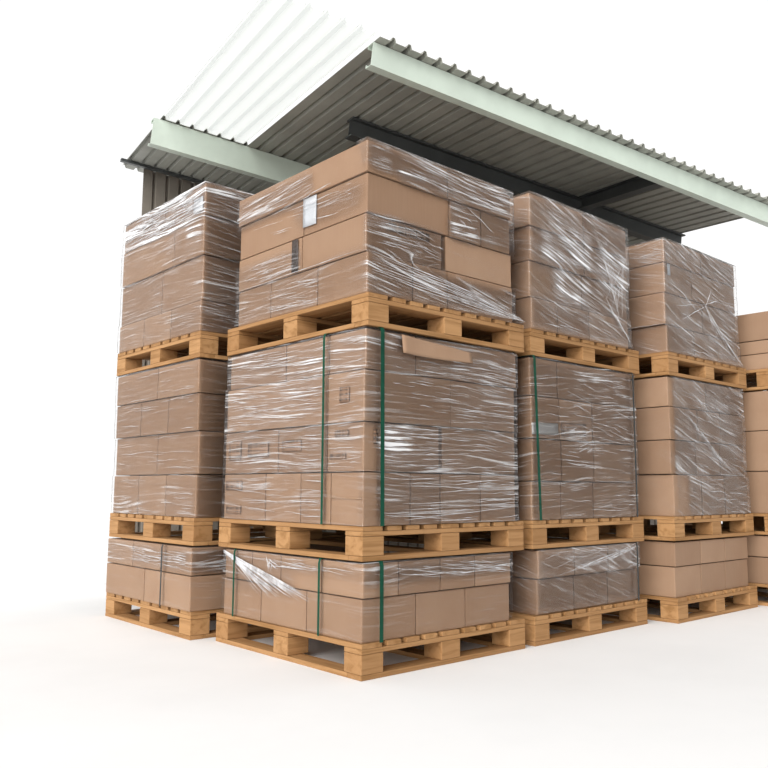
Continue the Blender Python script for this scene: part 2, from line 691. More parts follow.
# ------------------------------------------------------------------ stretch wrap
def film_wrap(name, label, X, Y, W, L, z0, z1, cover_glare, mat, flare=0.0, flare_h=0.08, lay=None, lip=0.10, off=0.008, seed=0, folds=(), top=True,
              flareR=None, profile=None, shear=None):
    """one continuous tube of film round the load, tucked over its top edge.
    s runs along the left face (from its back to the corner), then along the right face, then round the back."""
    r = 0.007

    def shift(z):
        if not lay:
            return Vector((0, 0, 0))
        a, b, dx, dy = min(lay, key=lambda q: max(q[0] - z, z - q[1], 0.0))
        return Vector((dx, dy, 0))
    x0, x1, y0, y1 = X - off, X + W + off, Y - off, Y + L + off
    # perimeter samples: (x, y, nx, ny, s)
    per = []
    st = 0.02

    def seg(ax, ay, bx, by, nx, ny, s0):
        d = math.hypot(bx - ax, by - ay)
        n = max(1, int(d / st))
        for i in range(n):
            t = i / n
            per.append((ax + (bx - ax) * t, ay + (by - ay) * t, nx, ny, s0 + d * t))
        return s0 + d

    def arc(cx, cy, a0, a1, s0):
        n = 4
        for i in range(n):
            a = a0 + (a1 - a0) * i / n
            per.append((cx + r * math.cos(a), cy + r * math.sin(a), math.cos(a), math.sin(a), s0 + r * abs(a - a0)))
        return s0 + r * abs(a1 - a0)
    s_ = -(y1 - y0 - 2 * r)            # left face: s from -L to 0 at the corner
    s_ = seg(x0, y1 - r, x0, y0 + r, -1, 0, s_)
    s_ = arc(x0 + r, y0 + r, math.pi, 1.5 * math.pi, s_)
    s_ = seg(x0 + r, y0, x1 - r, y0, 0, -1, s_)
    s_ = arc(x1 - r, y0 + r, 1.5 * math.pi, 2 * math.pi, s_)
    s_ = seg(x1, y0 + r, x1, y1 - r, 1, 0, s_)
    s_ = arc(x1 - r, y1 - r, 0, 0.5 * math.pi, s_)
    s_ = seg(x1 - r, y1, x0 + r, y1, 0, 1, s_)
    s_ = arc(x0 + r, y1 - r, 0.5 * math.pi, math.pi, s_)
    H = z1 - z0
    nz = max(8, int(H / 0.016))
    sv = Vector((seed * 5.3, seed * 2.9, seed))
    bm = bmesh.new()
    uv = bm.loops.layers.uv.new('film')
    cl = bm.verts.layers.float.new('cover_glare')
    rows = []
    meta = {}
    zs = [z0 + H * j / nz for j in range(nz + 1)]
    if lay:
        cuts = [q[1] + 0.0005 for q in lay[:-1]]
        zs = [z for z in zs if all(abs(z - c_) > 0.008 for c_ in cuts)] + [c_ + e_ for c_ in cuts for e_ in (-0.0055, 0.0055)]
        # the lower layer's film turns over into the upper one right at the joint
        zs = sorted(z for z in zs if z0 <= z <= z1)
    for z in zs:
        row = []
        sh = shift(z)
        for (x, y, nx, ny, s) in per:
            p = Vector((x, y, z))
            q = Vector((s * 1.6, z * 14, 0)) + sv
            d = 0.0022 * noise.noise(q) + 0.0016 * noise.noise(Vector((s * 5, z * 26, 3)) + sv)
            if profile:
                d += profile(s, z)
            hz = z - z0
            fl = flare
            if flareR is not None and s > 0 and ny < -0.5:
                fl = flareR(s)
            if hz < flare_h:
                d += fl * (1 - hz / flare_h) ** 2
            d = max(d, -0.0012)
            p += Vector((nx, ny, 0)) * d + sh
            v = bm.verts.new(p)
            v[cl] = cover_glare(s, z)
            meta[v] = (s, z)
            row.append(v)
        rows.append(row)
    if top:
        for t, dz in ((0.02, 0.0008), (0.055, 0.001), (lip, 0.001)):
            row = []
            for (x, y, nx, ny, s) in per:
                cx = min(max(x, x0 + t), x1 - t)
                cy = min(max(y, y0 + t), y1 - t)
                v = bm.verts.new((cx + sh.x, cy + sh.y, z1 + dz * (1 + 0.5 * noise.noise(Vector((s * 6, t * 30, seed))))))
                v[cl] = cover_glare(s, z1)
                meta[v] = (s, z1 + t)
                row.append(v)
            rows.append(row)
    n = len(per)
    for j in range(len(rows) - 1):
        for i in range(n):
            a = rows[j]; b = rows[j + 1]
            i2 = (i + 1) % n
            if i2 == 0:
                sB = s_
            else:
                sB = None
            f = bm.faces.new([a[i], a[i2], b[i2], b[i]])
            for lp in f.loops:
                ss, zz = meta[lp.vert]
                if sB is not None and lp.vert in (a[0], b[0]):
                    ss = sB
                lp[uv].uv = (ss, zz + (shear(ss, zz) if shear else 0.0))
    me = bm_mesh(name, bm)
    o = link(name, me, mat)
    # gathered strands: thin raised ropes of bunched film, whitened as painted glints
    if folds:
        fb = bmesh.new()
        for (s0, za, s1, zb, wd) in folds:
            m = max(3, int(math.hypot(s1 - s0, zb - za) / 0.03))
            prev = None
            ph = random.uniform(0, 50)
            for i in range(m + 1):
                t = i / m
                s = s0 + (s1 - s0) * t
                z = za + (zb - za) * t + 0.006 * noise.noise(Vector((t * 3 + ph, ph, 0)))
                ww = wd * (0.15 + 0.85 * math.sin(math.pi * min(max(t, 0.03), 0.97)) ** 0.7) * (0.7 + 0.6 * noise.noise(Vector((t * 9, ph, 2))))
                ww = max(ww, 0.0004)
                if s < 0:
                    base = Vector((x0, Y - s, z)); nn = Vector((-1, 0, 0)); tg = Vector((0, -(s1 - s0), zb - za))
                else:
                    base = Vector((X + s, y0, z)); nn = Vector((0, -1, 0)); tg = Vector((s1 - s0, 0, zb - za))
                hz = z - z0
                fl = flare
                if flareR is not None and s > 0:
                    fl = flareR(s)
                if 0 <= hz < flare_h:
                    base += nn * fl * (1 - hz / flare_h) ** 2
                base += nn * 0.0045 + shift(z)
                cr = nn.cross(tg.normalized())
                ring = [fb.verts.new(base + cr * ww), fb.verts.new(base + nn * ww * 0.6), fb.verts.new(base - cr * ww)]
                if prev:
                    fb.faces.new([prev[0], prev[1], ring[1], ring[0]])
                    fb.faces.new([prev[1], prev[2], ring[2], ring[1]])
                    fb.faces.new([prev[2], prev[0], ring[0], ring[2]])
                prev = ring
        bmesh.ops.recalc_face_normals(fb, faces=fb.faces)
        link('gathered_folds_glints', bm_mesh('gathered_folds_glints', fb), FOLD, o)
    tag(o, label, 'stretch wrap', 'clear stretch wrap round the loads')
    return o


def paint(base, patches):
    """film density plus painted glare as a function of (s, z); patches: (s0, s1, z0, z1, amount, softness)"""
    def f(s, z):
        c = base
        for s0, s1, z0, z1, amt, so in patches:
            def edge(v, a, b):
                return min(max((v - a) / so + 0.5, 0), 1) * min(max((b - v) / so + 0.5, 0), 1)
            m = edge(s, s0, s1) * edge(z, z0, z1)
            m = m * m * (3 - 2 * m)
            c = c * (1 - m) + amt * m
        return c
    return f


def strands(n, s0, s1, z0, z1, lmin=0.05, lmax=0.35, w=(0.0008, 0.0022), slant=0.0, jit=0.05):  # random film ribbons that draw white highlight streaks
    res = []
    for _ in range(n):
        s = random.uniform(s0, s1)
        ln = random.uniform(lmin, lmax)
        e = min(s + ln, s1)
        z = random.uniform(z0, z1)
        dz = (slant + random.uniform(-jit, jit)) * (e - s)
        if z + dz > z1 or z + dz < z0:
            dz = 0
        res.append((s, z, e, z + dz, random.uniform(*w)))
    return res


def fan(sa, za, targets, w=0.002):
    return [(sa + random.uniform(-.01, .01), za + random.uniform(-.01, .01), s, z, w * random.uniform(.6, 1.4)) for s, z in targets]


# ------------------------------------------------------------------ straps
def strap(face, X, Y, W, L, z0, z1, pos, label, mat, width=0.016, off=0.024, lean=0.0, lift=0.0):
    """a flat plastic band looped once round the load: face 'right' = band seen on the right face"""
    th = 0.0012
    bm = bmesh.new()
    # loop outline in (u, z); u runs into the load
    depth = L if face == 'right' else W
    zt, zb = z1 + 0.0032 + lift, z0
    c = 0.006
    o_ = off
    path = [(-o_, zb), (-o_, zb + (zt - zb) * .25), (-o_, zb + (zt - zb) * .5), (-o_, zb + (zt - zb) * .75), (-o_, zt - 0.02), (-o_ + c, zt - 0.0006), (0.03, zt),
            (depth - 0.03, zt), (depth + o_ - c, zt - 0.0006), (depth + o_, zt - 0.02), (depth + o_, zb)]
    vs = []
    n = len(path)
    for i, (u, z) in enumerate(path):
        a = Vector(path[i - 1]) if i else Vector(path[0])
        b = Vector(path[i + 1]) if i < n - 1 else Vector(path[-1])
        tt = (b - a).normalized()
        nrm = Vector((-tt.y, tt.x))
        k = pos + lean * (zt - z)
        ring = []
        for e_, h in ((-width / 2, 0), (width / 2, 0), (width / 2, th), (-width / 2, th)):
            uu, zz = u + nrm.x * h, z + nrm.y * h
            if face == 'right':
                ring.append(bm.verts.new((X + k + e_, Y + uu, zz)))
            else:
                ring.append(bm.verts.new((X + uu, Y + k + e_, zz)))
        vs.append(ring)
    for i in range(n - 1):
        for j in range(4):
            bm.faces.new([vs[i][j], vs[i][(j + 1) % 4], vs[i + 1][(j + 1) % 4], vs[i + 1][j]])
    bm.faces.new(vs[0][::-1]); bm.faces.new(vs[-1])
    bmesh.ops.recalc_face_normals(bm, faces=bm.faces)
    o = link('packing_strap', bm_mesh('packing_strap', bm, False), mat)
    return tag(o, label, 'strap', 'straps round the loads')


def plate(name, parent, face, X, Y, u0, u1, z0, z1, mat, off=0.004, th=0.0004, label=None, skew=0.0, dz=0.0):
    """thin sheet stuck on a face (world coordinates), parented to its box"""
    if parent is not None and parent.name in SHIFT:
        X += SHIFT[parent.name][0]
        Y += SHIFT[parent.name][1]
    bm = bmesh.new()
    n = 4
    g = []
    for i in range(n + 1):
        col = []
        for j in range(n + 1):
            u = u0 + (u1 - u0) * i / n
            z = z0 + (z1 - z0) * j / n + skew * (u - u0)
            d = off + 0.0006 * math.sin(i * 1.7 + j)
            col.append((u, z, d))
        g.append(col)

    def pt(u, z, d):
        return (X - d, Y + u, z) if face == 'left' else (X + u, Y - d, z)
    lay = [[[bm.verts.new(pt(u, z, d + k)) for u, z, d in c] for c in g] for k in (0, th)]
    for k in (0, 1):
        for i in range(n):
            for j in range(n):
                bm.faces.new([lay[k][i][j], lay[k][i + 1][j], lay[k][i + 1][j + 1], lay[k][i][j + 1]])
    for i in range(n):
        for j in (0, n):
            bm.faces.new([lay[0][i][j], lay[0][i + 1][j], lay[1][i + 1][j], lay[1][i][j]])
            bm.faces.new([lay[0][j][i], lay[0][j][i + 1], lay[1][j][i + 1], lay[1][j][i]])
    bmesh.ops.recalc_face_normals(bm, faces=bm.faces)
    o = link(name, bm_mesh(name, bm), mat)
    if parent is not None:
        bpy.context.view_layer.update()
        o.parent = parent
        o.matrix_parent_inverse = parent.matrix_world.inverted()
    if label:
        o['label'] = label
    return o


# ------------------------------------------------------------------ the loads
Z_TOP_P = 1.0356                     # underside of the upper pallets
Z_U = Z_TOP_P + PH + 0.001           # upper loads stand here
Z_M = PH + 0.001                     # middle loads
Z_MT = Z_TOP_P - 0.0065              # their tops
Z_B = FLOOR + PH + 0.001             # lower loads
Z_BT = -0.0065
F_A = mat_film('film_wrap', 0.95, 0.0, 0.0, 0.75)
F_B = mat_film('film_wrap_heavy', 1.0, 0.02, 11.0, 0.6, 0.06)
F_C = mat_film('film_wrap_slanted', 1.0, 0.30, 5.0, 0.8, 0.13)
F_D = mat_film('film_wrap_sparse', 0.9, -0.05, 23.0, 0.95)


def names(st_):
    return [f"top load, {st_}", f"middle load, {st_}", f"bottom load, {st_}"]


# ---- nearest stack (front, tallest in the picture)
N = 'nearest stack'
nU, nM, nB = names(N)
pallet(0, 0, FLOOR, 'wooden pallet on the floor under the bottom load of the nearest stack')
pallet(0, 0, 0, 'orange-brown wooden pallet under the middle load of the nearest stack')
pallet(0.0063, -0.0195, Z_TOP_P, 'orange-brown wooden pallet under the top load of the nearest stack')

UX, UY = 0.008, -0.005
lu = load(nU, UX, UY, [
    dict(z=(Z_U, 1.379), L=[.372, .775, 1.09], R=[.285, .52, 1.02]),
    dict(z=(1.380, 1.559), L=[.492, 1.085], R=[.492, 1.022], gap={('R', 1): .022}, inset={('R', 1): (0, -.004)}),
    dict(z=(1.560, 1.749), L=[.490, 1.085], R=[.540, .775, 1.008]),
    dict(z=(1.750, 1.902), L=[1.105], R=[.53, 1.022], dx=-.010, dy=-.010, name='carton_lid', noun='long cardboard lid', drop={('R', 1): .012}),
], "boxes of the nearest stack's top load", extra={(2, 'C', 0): 'with white label', (1, 'L', 1): 'with dark stripe'})
plate('paper_label', lu[(2, 'C', 0)], 'left', UX, UY, .378, .488, 1.595, 1.742, PAPER, off=.005, label='white paper label', skew=0.03)
plate('printed_mark', lu[(1, 'L', 1)], 'left', UX, UY, .520, .572, 1.385, 1.552, INK, off=.0038, label='dark printed stripe')
plate('printed_mark', lu[(1, 'C', 0)], 'right', UX, UY, .12, .40, 1.50, 1.54, PRINT, off=.0038, label='dark printed band')
plate('printed_mark', lu[(0, 'R', 2)], 'right', UX, UY, .965, 1.0, 1.33, 1.352, PRINT, off=.0038, label='small dark print')
cov = paint(0.0, [
    (-1.2, 0.02, Z_U - .1, 1.385, .62, .03), (-.30, -0.0, Z_U - .1, 1.40, .25, .10),      # bottom row, left face
    (-1.2, -.50, 1.385, 1.50, .75, .05),                                                    # third row, far left box
    (-1.2, -.42, 1.74, 1.86, .85, .10),                                                     # lid, far left
    (-.55, -.02, 1.60, 1.72, .35, .12),
    (-.06, .30, 1.79, 1.95, .5, .06), (.20, 1.1, 1.755, 1.95, 1.35, .06), (.02, .16, 1.78, 1.9, 1.5, .06),                    # lid, right face
    (.545, 1.1, 1.56, 1.75, .55, .03), (.55, .75, 1.56, 1.67, 1.6, .06),                                                      # right boxes of second row
    (0.0, .50, 1.385, 1.56, .9, .03), (.10, .36, 1.40, 1.55, 1.6, .08),                                                       # third row corner box
    (0.0, 1.1, Z_U - .1, 1.34, .9, .06), (0.0, .5, Z_U - .1, 1.39, 1.0, .04),
    (.02, .52, 1.575, 1.742, 0.0, .03), (.53, 1.0, 1.375, 1.545, .06, .04),
    (-.36, -.03, 1.42, 1.54, 0.0, .05), (-.36, -.03, 1.76, 1.88, .02, .05),
])
tg = [(.30 + .78 * t, 1.37 - .19 * (t ** .8) - .012 * random.random()) for t in [i / 13 for i in range(1, 14)]]
fl = [(.02, 1.375 - .012 * i, .75 + .03 * i, 1.285 - .012 * i + random.uniform(-.008, .008), random.uniform(.0012, .003)) for i in range(9)]
fl += [(.45 + .02 * i, 1.335 - .014 * i, 1.05, 1.212 - .003 * i + random.uniform(-.004, .004), random.uniform(.0012, .0032)) for i in range(8)]
fl += strands(26, .22, 1.0, 1.765, 1.895, .08, .4, slant=-.10)
fl += strands(16, .05, .48, 1.40, 1.55, .06, .25, slant=-.25)
fl += strands(24, -1.05, -.55, 1.39, 1.50, .1, .4)
fl += strands(24, -.85, -.35, 1.21, 1.36, .06, .3, slant=-.08)
fl += strands(14, -1.08, -.40, 1.75, 1.85, .1, .4, slant=.05)
fl += strands(14, -.95, -.10, 1.60, 1.74, .1, .45, slant=-.06)
fl += [(-1.08, 1.376, -.02, 1.383, .002), (-.5, 1.745, -.25, 1.757, .003)]
fl += strands(9, .56, .74, 1.58, 1.68, .03, .08, slant=-.4) + [(.66, 1.735, .83, 1.655, .003), (.70, 1.72, .86, 1.64, .002)]
film_wrap('stretch_wrap', 'clear film round top load of nearest stack, fanning down to the pallet corner', UX, UY, 1.028, 1.10, Z_U + .002, 1.906, cov, F_A, lay=lu['lay'],
          flare=.006, flare_h=.05, lip=.12, seed=1, folds=fl,
          flareR=lambda s: .004 + .045 * max(0, min(1, (s - .5) / .5)),
          shear=lambda s, z: max(0, s) * .21 * max(0, min(1, (1.42 - z) / .06)) - .02 * min(0, s))

MX, MY = 0.010, 0.004
lm = load(nM, MX, MY, [
    dict(z=(Z_M, .387), L=[.232, .465, .765, 1.165], R=[.285, .480, .765, 1.035]),
    dict(z=(.388, .609), L=[.262, .66, 1.165], R=[.476, 1.040], gap={('R', 1): .014}),
    dict(z=(.610, .842), L=[.265, 1.160], R=[.555, 1.045], inset={('R', 1): (0, .006)}),
    dict(z=(.843, Z_MT), L=[.268, .62, 1.150], R=[.31, 1.050]),
], "boxes of the nearest stack's middle load")
for (k, u0, u1, za, zb, who) in [((0, 'L', 3), .985, 1.13, .178, .222, 'barcode print'), ((1, 'L', 2), 1.0, 1.12, .46, .56, 'faded print'), ((1, 'L', 2), .74, .93, .47, .55, 'dark print block'),
                                 ((1, 'L', 1), .46, .62, .49, .545, 'dark print block'), ((1, 'C', 0), .10, .20, .545, .575, 'small print'), ((1, 'C', 0), .12, .235, .445, .475, 'small print'),
                                 ((2, 'C', 0), .10, .17, .70, .77, 'small print'), ((0, 'L', 3), .98, 1.14, .30, .35, 'faded print')]:
    plate('printed_mark', lm[k], 'left', MX, MY, u0, u1, za, zb, PRINT, off=.0038, label=who)
plate('printed_mark', lm[(1, 'C', 0)], 'right', MX, MY, .055, .078, .51, .575, PRINT, off=.0038, label='small upright print')
for (k, f_, u0, u1, zz) in [((0, 'C', 0), 'left', .01, .222, .268)]:
    plate('tape_strip', lm[k], f_, MX, MY, u0, u1, zz, zz + .004 if k[1] == 'C' else zz + .05, TAPE, off=.0035, label='brown tape')
cov = paint(.42, [
    (-1.3, -.26, .60, 1.1, 1.0, .06), (-1.3, -.26, .39, .60, .72, .06), (-1.3, -.26, .1, .385, .30, .03),
    (-1.2, -.55, .31, .36, .7, .03), (-.26, -.02, .1, .385, .10, .03), (-.26, 0, .40, .85, .55, .05), (-.26, 0, .86, 1.1, .9, .04),
    (.0, .10, .1, .60, .12, .03), (.09, 1.1, .1, .385, .55, .04), (.09, .50, .39, .60, .95, .05), (.12, .30, .42, .60, 1.7, .06), (.80, .95, .66, .83, 1.6, .06), (.12, .22, .44, .58, 2.2, .06),  # highest amounts paint glare patches on the right face
    (.50, 1.1, .39, .60, .55, .06), (.09, .56, .615, .84, .40, .05), (.56, 1.1, .615, .84, .65, .05), (.09, 1.1, .85, 1.1, .55, .05), (.55, 1.1, .85, .96, .95, .05),
    (.0, .22, .96, 1.1, 1.0, .04),
])
fl = strands(90, -1.15, -.28, .40, 1.0, .08, .5) + strands(22, -1.15, -.28, .18, .38, .1, .5, slant=-.02) + strands(26, -.25, -.01, .42, 1.0, .04, .2, slant=.05)
fl += strands(40, .10, 1.04, .16, .385, .08, .5, slant=.03) + strands(46, .10, 1.04, .39, .61, .06, .4) + strands(36, .10, 1.04, .62, .84, .05, .25, slant=-.03)
fl += strands(34, .10, 1.04, .85, .97, .06, .35, slant=-.05) + [(.10, .33, .95, .31, .0022), (.35, .18, 1.04, .225, .002), (.10, .20, .55, .17, .002)]
film_wrap('stretch_wrap', 'clear film with dense level streaks round middle load of nearest stack', MX, MY, 1.045, 1.165, Z_M + .002, Z_MT + .001, cov, F_B, lay=lm['lay'],
          lip=.10, seed=2, folds=fl, flare=.004, flare_h=.04)
strap('left', MX, MY, 1.045, 1.165, Z_M, Z_MT, .268, 'green strap on left face of nearest stack\'s middle load', GREEN, .015)
strap('right', MX, MY, 1.045, 1.165, Z_M, Z_MT, .083, 'green strap on right face of nearest stack\'s middle load, near its corner', GREEN, .022, lean=.004, lift=.0016)
# loose bent cardboard sheet poking out under the upper pallet
bm = bmesh.new()
g = []
for k, d0 in enumerate((0.0, .006)):
    gg = []
    for i in range(17):
        t = i / 16
        x = .205 + .47 * t
        sag = -.012 * math.sin(math.pi * t) - .020 * t
        col_ = []
        for j in range(7):
            v = j / 6
            y = -.035 + .003 * math.sin(t * 7)
            zz = .930 + .012 * t + (.085 - .045 * t) * v + sag * (1 - v) * .6
            col_.append(bm.verts.new((x, y - d0 + .010 * v, zz)))
        gg.append(col_)
    g.append(gg)
for k in (0, 1):
    for i in range(16):
        for j in range(6):
            bm.faces.new([g[k][i][j], g[k][i + 1][j], g[k][i + 1][j + 1], g[k][i][j + 1]])
for i in range(16):
    for j in (0, 6):
        bm.faces.new([g[0][i][j], g[0][i + 1][j], g[1][i + 1][j], g[1][i][j]])
for j in range(6):
    for i in (0, 16):
        bm.faces.new([g[0][i][j], g[0][i][j + 1], g[1][i][j + 1], g[1][i][j]])
bmesh.ops.recalc_face_normals(bm, faces=bm.faces)
tag(link('cardboard_sheet', bm_mesh('cardboard_sheet', bm), CARD), 'bent cardboard flap hanging over the right face just under the highest front pallet', 'cardboard sheet')

BX, BY = 0.012, 0.010
lb = load(nB, BX, BY, [
    dict(z=(Z_B, -.158), L=[.40, .78, 1.135], R=[.325, .655, .985]),
    dict(z=(-.157, Z_BT), L=[.295, .62, .875, 1.135], R=[.212, .478, .718, .988]),
], "boxes of the nearest stack's bottom load")
cov = paint(.12, [(-1.2, -.02, -.075, .05, .5, .03), (0, 1.1, -.09, .05, .75, .04), (-1.15, -.5, -.2, .05, .3, .08), (.05, .25, -.07, .0, .9, .04)])
fl = []
for i in range(34):
    t = i / 33
    fl.append((-1.135 + .02 * random.random(), -.016 - .02 * t * random.random(), -.78 + .45 * (1 - t) * 1.0 + random.uniform(-.03, .03), -.185 + random.uniform(-.025, .01), random.uniform(.0012, .0035)))
fl += strands(14, -.85, -.05, -.065, -.02, .1, .4, slant=-.02) + strands(30, .04, .98, -.10, -.02, .06, .3, slant=-.1) + [(.60, -.03, .98, -.10, .002), (.75, -.03, .98, -.08, .002)]
fl += [(-.70 + random.uniform(-.03, .03), -.035 + random.uniform(-.02, .02), -.66 + random.uniform(-.05, .05), -.08 + random.uniform(-.02, .02), .003) for _ in range(8)]
film_wrap('stretch_wrap', 'clear film bunched into a diagonal fan over bottom load of nearest stack', BX, BY, .99, 1.14, Z_B + .01, Z_BT + .001, cov, F_A, lay=lb['lay'], lip=.1, seed=3, folds=fl)
strap('left', BX, BY, .99, 1.14, Z_B, Z_BT, .278, 'green strap on left face of nearest stack\'s bottom load, near its corner', GREEN, .014)
strap('left', BX, BY, .99, 1.14, Z_B, Z_BT, 1.005, 'green strap at far left end of nearest stack\'s bottom load', GREEN, .014)
strap('right', BX, BY, .99, 1.14, Z_B, Z_BT, .088, 'green strap on right face of nearest stack\'s bottom load', GREEN, .021, lift=.0016)

# ---- second stack
N = 'second stack'
sU, sM, sB = names(N)
pallet(1.176, 0, FLOOR, 'wooden pallet on the floor under the bottom load of the second stack')
pallet(1.176, 0.004, 0, 'wooden pallet under the middle load of the second stack')
pallet(1.19, 0.004, Z_TOP_P, 'wooden pallet under the top load of the second stack')
X2 = 1.195
lu = load(sU, X2, .006, [
    dict(z=(Z_U, 1.364), L=[.8], R=[.24, .55, .975], dy=-.004),
    dict(z=(1.365, 1.571), L=[.8], R=[.50, .985]),
    dict(z=(1.572, 1.768), L=[.8], R=[.52, .985], dx=.004),
    dict(z=(1.769, 1.955), L=[.9], R=[.52, .985], dx=-.004, dy=-.008, name='carton_lid', noun='cardboard lid', drop={('R', 1): .008}),
], "boxes of the second stack's top load")
cov = paint(.25, [(0, 1.1, 1.6, 2.0, .8, .05), (.12, .60, 1.60, 1.82, 1.7, .10), (.02, .25, 1.38, 1.56, .25, .05), (.22, .62, 1.38, 1.56, 1.5, .10), (.60, 1.1, 1.2, 1.9, .6, .08),  # highest amounts are glare painted onto the crumpled film
                  (0, 1.1, 1.1, 1.36, .62, .05), (.66, .98, 1.52, 1.78, 1.6, .1), (-.9, 0, 1.78, 2.0, .5, .05), (.0, .10, 1.58, 1.94, .35, .04)])
fl = strands(52, .08, .75, 1.60, 1.92, .06, .3, slant=-.12) + strands(26, .15, .70, 1.37, 1.60, .05, .2, slant=-.3) + strands(26, .05, .9, 1.2, 1.36, .06, .3, slant=-.15)
fl += [(.60 + .03 * i, 1.86 - .02 * i, .80 + .012 * i, 1.52 - .03 * i, random.uniform(.0015, .003)) for i in range(7)]
fl += [(.70 + .02 * i, 1.50 - .03 * i, .96, 1.22 + .004 * i, random.uniform(.0015, .0028)) for i in range(7)]
fl += fan(.92, 1.72, [(.72, 1.45), (.78, 1.40), (.84, 1.42), (.90, 1.38)], .0022)
film_wrap('stretch_wrap', 'shiny crumpled film round top load of second stack', X2, .002, .985, .9, Z_U + .002, 1.957, cov, F_C, lay=lu['lay'], flare=.01, flare_h=.05, seed=4, folds=fl)
X2 = 1.176
lm = load(sM, X2, .006, [
    dict(z=(Z_M, .357), L=[.8], R=[.262, .572, 1.028]),
    dict(z=(.358, .586), L=[.8], R=[.262, .575, 1.020]),
    dict(z=(.587, .818), L=[.8], R=[.255, .575, 1.012], dx=.004),
    dict(z=(.819, Z_MT), L=[.8], R=[.250, 1.008], dx=.006),
], "boxes of the second stack's middle load", extra={(2, 'C', 0): 'with pale paper strip'})
plate('paper_strip', lm[(2, 'C', 0)], 'right', X2, .006, .0, .235, .605, .668, mat_plain('grey_paper', (.42, .41, .40), .5, var=.1), off=.004, label='pale grey paper strip', skew=.03)
plate('printed_mark', lm[(2, 'R', 1)], 'right', X2, .006, .27, .50, .61, .68, PRINT, off=.004, label='dark printed block', skew=.03)
cov = paint(.40, [(0, 1.1, .85, 1.1, .75, .05), (.25, 1.1, .6, .85, .70, .06), (.25, .65, .45, .66, .9, .08), (0, .25, .1, .8, .30, .04), (.25, 1.1, .1, .36, .65, .06), (.45, .75, .86, 1.0, 1.0, .06)])
fl = strands(60, .10, 1.0, .16, .99, .06, .4, slant=-.06) + strands(26, .25, 1.0, .58, .99, .08, .35, slant=-.25) + strands(10, .3, .55, .5, .68, .04, .14, slant=.4)
film_wrap('stretch_wrap', 'clear film with slanting streaks round middle load of second stack', X2, .002, 1.028, .82, Z_M + .002, Z_MT + .001, cov, F_D, lay=lm['lay'], seed=5, folds=fl)
strap('right', X2, .002, 1.028, .82, Z_M, Z_MT, .010, 'green strap on middle load of second stack, near its left corner', GREEN, .020, lean=.034)
strap('right', X2, .002, 1.028, .82, Z_M, Z_MT, .985, 'dark strap at right end of second stack\'s middle load', BLACK, .014)
X2 = 1.216
lb = load(sB, X2, .010, [
    dict(z=(Z_B, -.158), L=[.8], R=[.33, .66, .97]),
    dict(z=(-.157, Z_BT), L=[.8], R=[.33, .66, .975]),
], "boxes of the second stack's bottom load")
cov = paint(.35, [(0, 1.1, -.15, .05, .8, .05), (0, 1.1, -.4, -.16, .3, .05)])
fl = [(.15 + .08 * i, -.15 + .012 * i + random.uniform(-.02, .01), .85 + .015 * i, -.045 + .004 * i + random.uniform(-.02, .015), random.uniform(.0015, .003)) for i in range(9)]
fl += strands(20, .03, .95, -.15, -.02, .08, .3, slant=.2)
film_wrap('stretch_wrap', 'clear film with rising diagonal folds round bottom load of second stack', X2, .006, .977, .82, Z_B + .01, Z_BT + .001, cov, F_C, lay=lb['lay'], seed=6, folds=fl)
strap('right', X2, .006, .977, .82, Z_B, Z_BT, .935, 'dark strap at right end of second stack\'s bottom load', BLACK, .014)

# ---- third stack (stands a little further forward)
N = 'third stack'
tU, tM, tB = names(N)
Y3 = -.12
X3 = 2.418
pallet(X3, Y3, FLOOR, 'wooden pallet on the floor under the bottom load of the third stack')
pallet(X3, Y3, 0, 'wooden pallet under the middle load of the third stack')
pallet(X3 + .004, Y3, Z_TOP_P, 'wooden pallet under the top load of the third stack')
X3 = 2.432
lu = load(tU, X3, Y3 + .012, [
    dict(z=(Z_U, 1.365), L=[.8], R=[.36, .68, 1.003], dx=.004),
    dict(z=(1.366, 1.575), L=[.8], R=[.50, 1.0], dx=-.010),
    dict(z=(1.576, 1.774), L=[.8], R=[.36, .99], dx=-.004),
    dict(z=(1.775, 1.930), L=[.9], R=[.50, 1.0], dx=-.004, dy=-.006, name='carton_lid', noun='cardboard lid'),
], "boxes of the third stack's top load", extra={(2, 'C', 0): 'with small white sticker'})
plate('paper_label', lu[(2, 'C', 0)], 'right', X3, Y3 + .012, .035, .070, 1.690, 1.765, PAPER, off=.005, label='small white sticker')
cov = paint(.5, [(0, 1.1, 1.76, 2.0, .9, .04), (0, .25, 1.2, 1.6, .6, .05), (.2, 1.1, 1.1, 1.6, .75, .06), (-.9, 0, 1.77, 2.0, .7, .04), (-.9, 0, 1.1, 1.75, .25, .04)])
fl = strands(44, .05, .95, 1.60, 1.90, .06, .35, slant=-.2) + strands(36, .05, .95, 1.2, 1.6, .06, .3, slant=-.2) + strands(16, -.3, -.01, 1.79, 1.92, .06, .2, slant=.1)
fl += fan(.52, 1.56, [(.12, 1.50), (.20, 1.42), (.75, 1.30), (.85, 1.26), (.92, 1.24), (.97, 1.22), (.66, 1.36), (.40, 1.60), (.70, 1.62), (.62, 1.70)], .003)
fl += [(.55 + .03 * i, 1.50 - .02 * i, 1.0, 1.20 + .004 * i, random.uniform(.0015, .0025)) for i in range(8)] + [(-.3, 1.368, -.01, 1.366, .002)]
film_wrap('stretch_wrap', 'hazy film with star-shaped folds round top load of third stack', X3, Y3 + .012, 1.006, .9, Z_U + .002, 1.932, cov, F_C, lay=lu['lay'], flare=.008, flare_h=.05, seed=7, folds=fl,
          flareR=lambda s: .004 + .02 * max(0, min(1, s)))
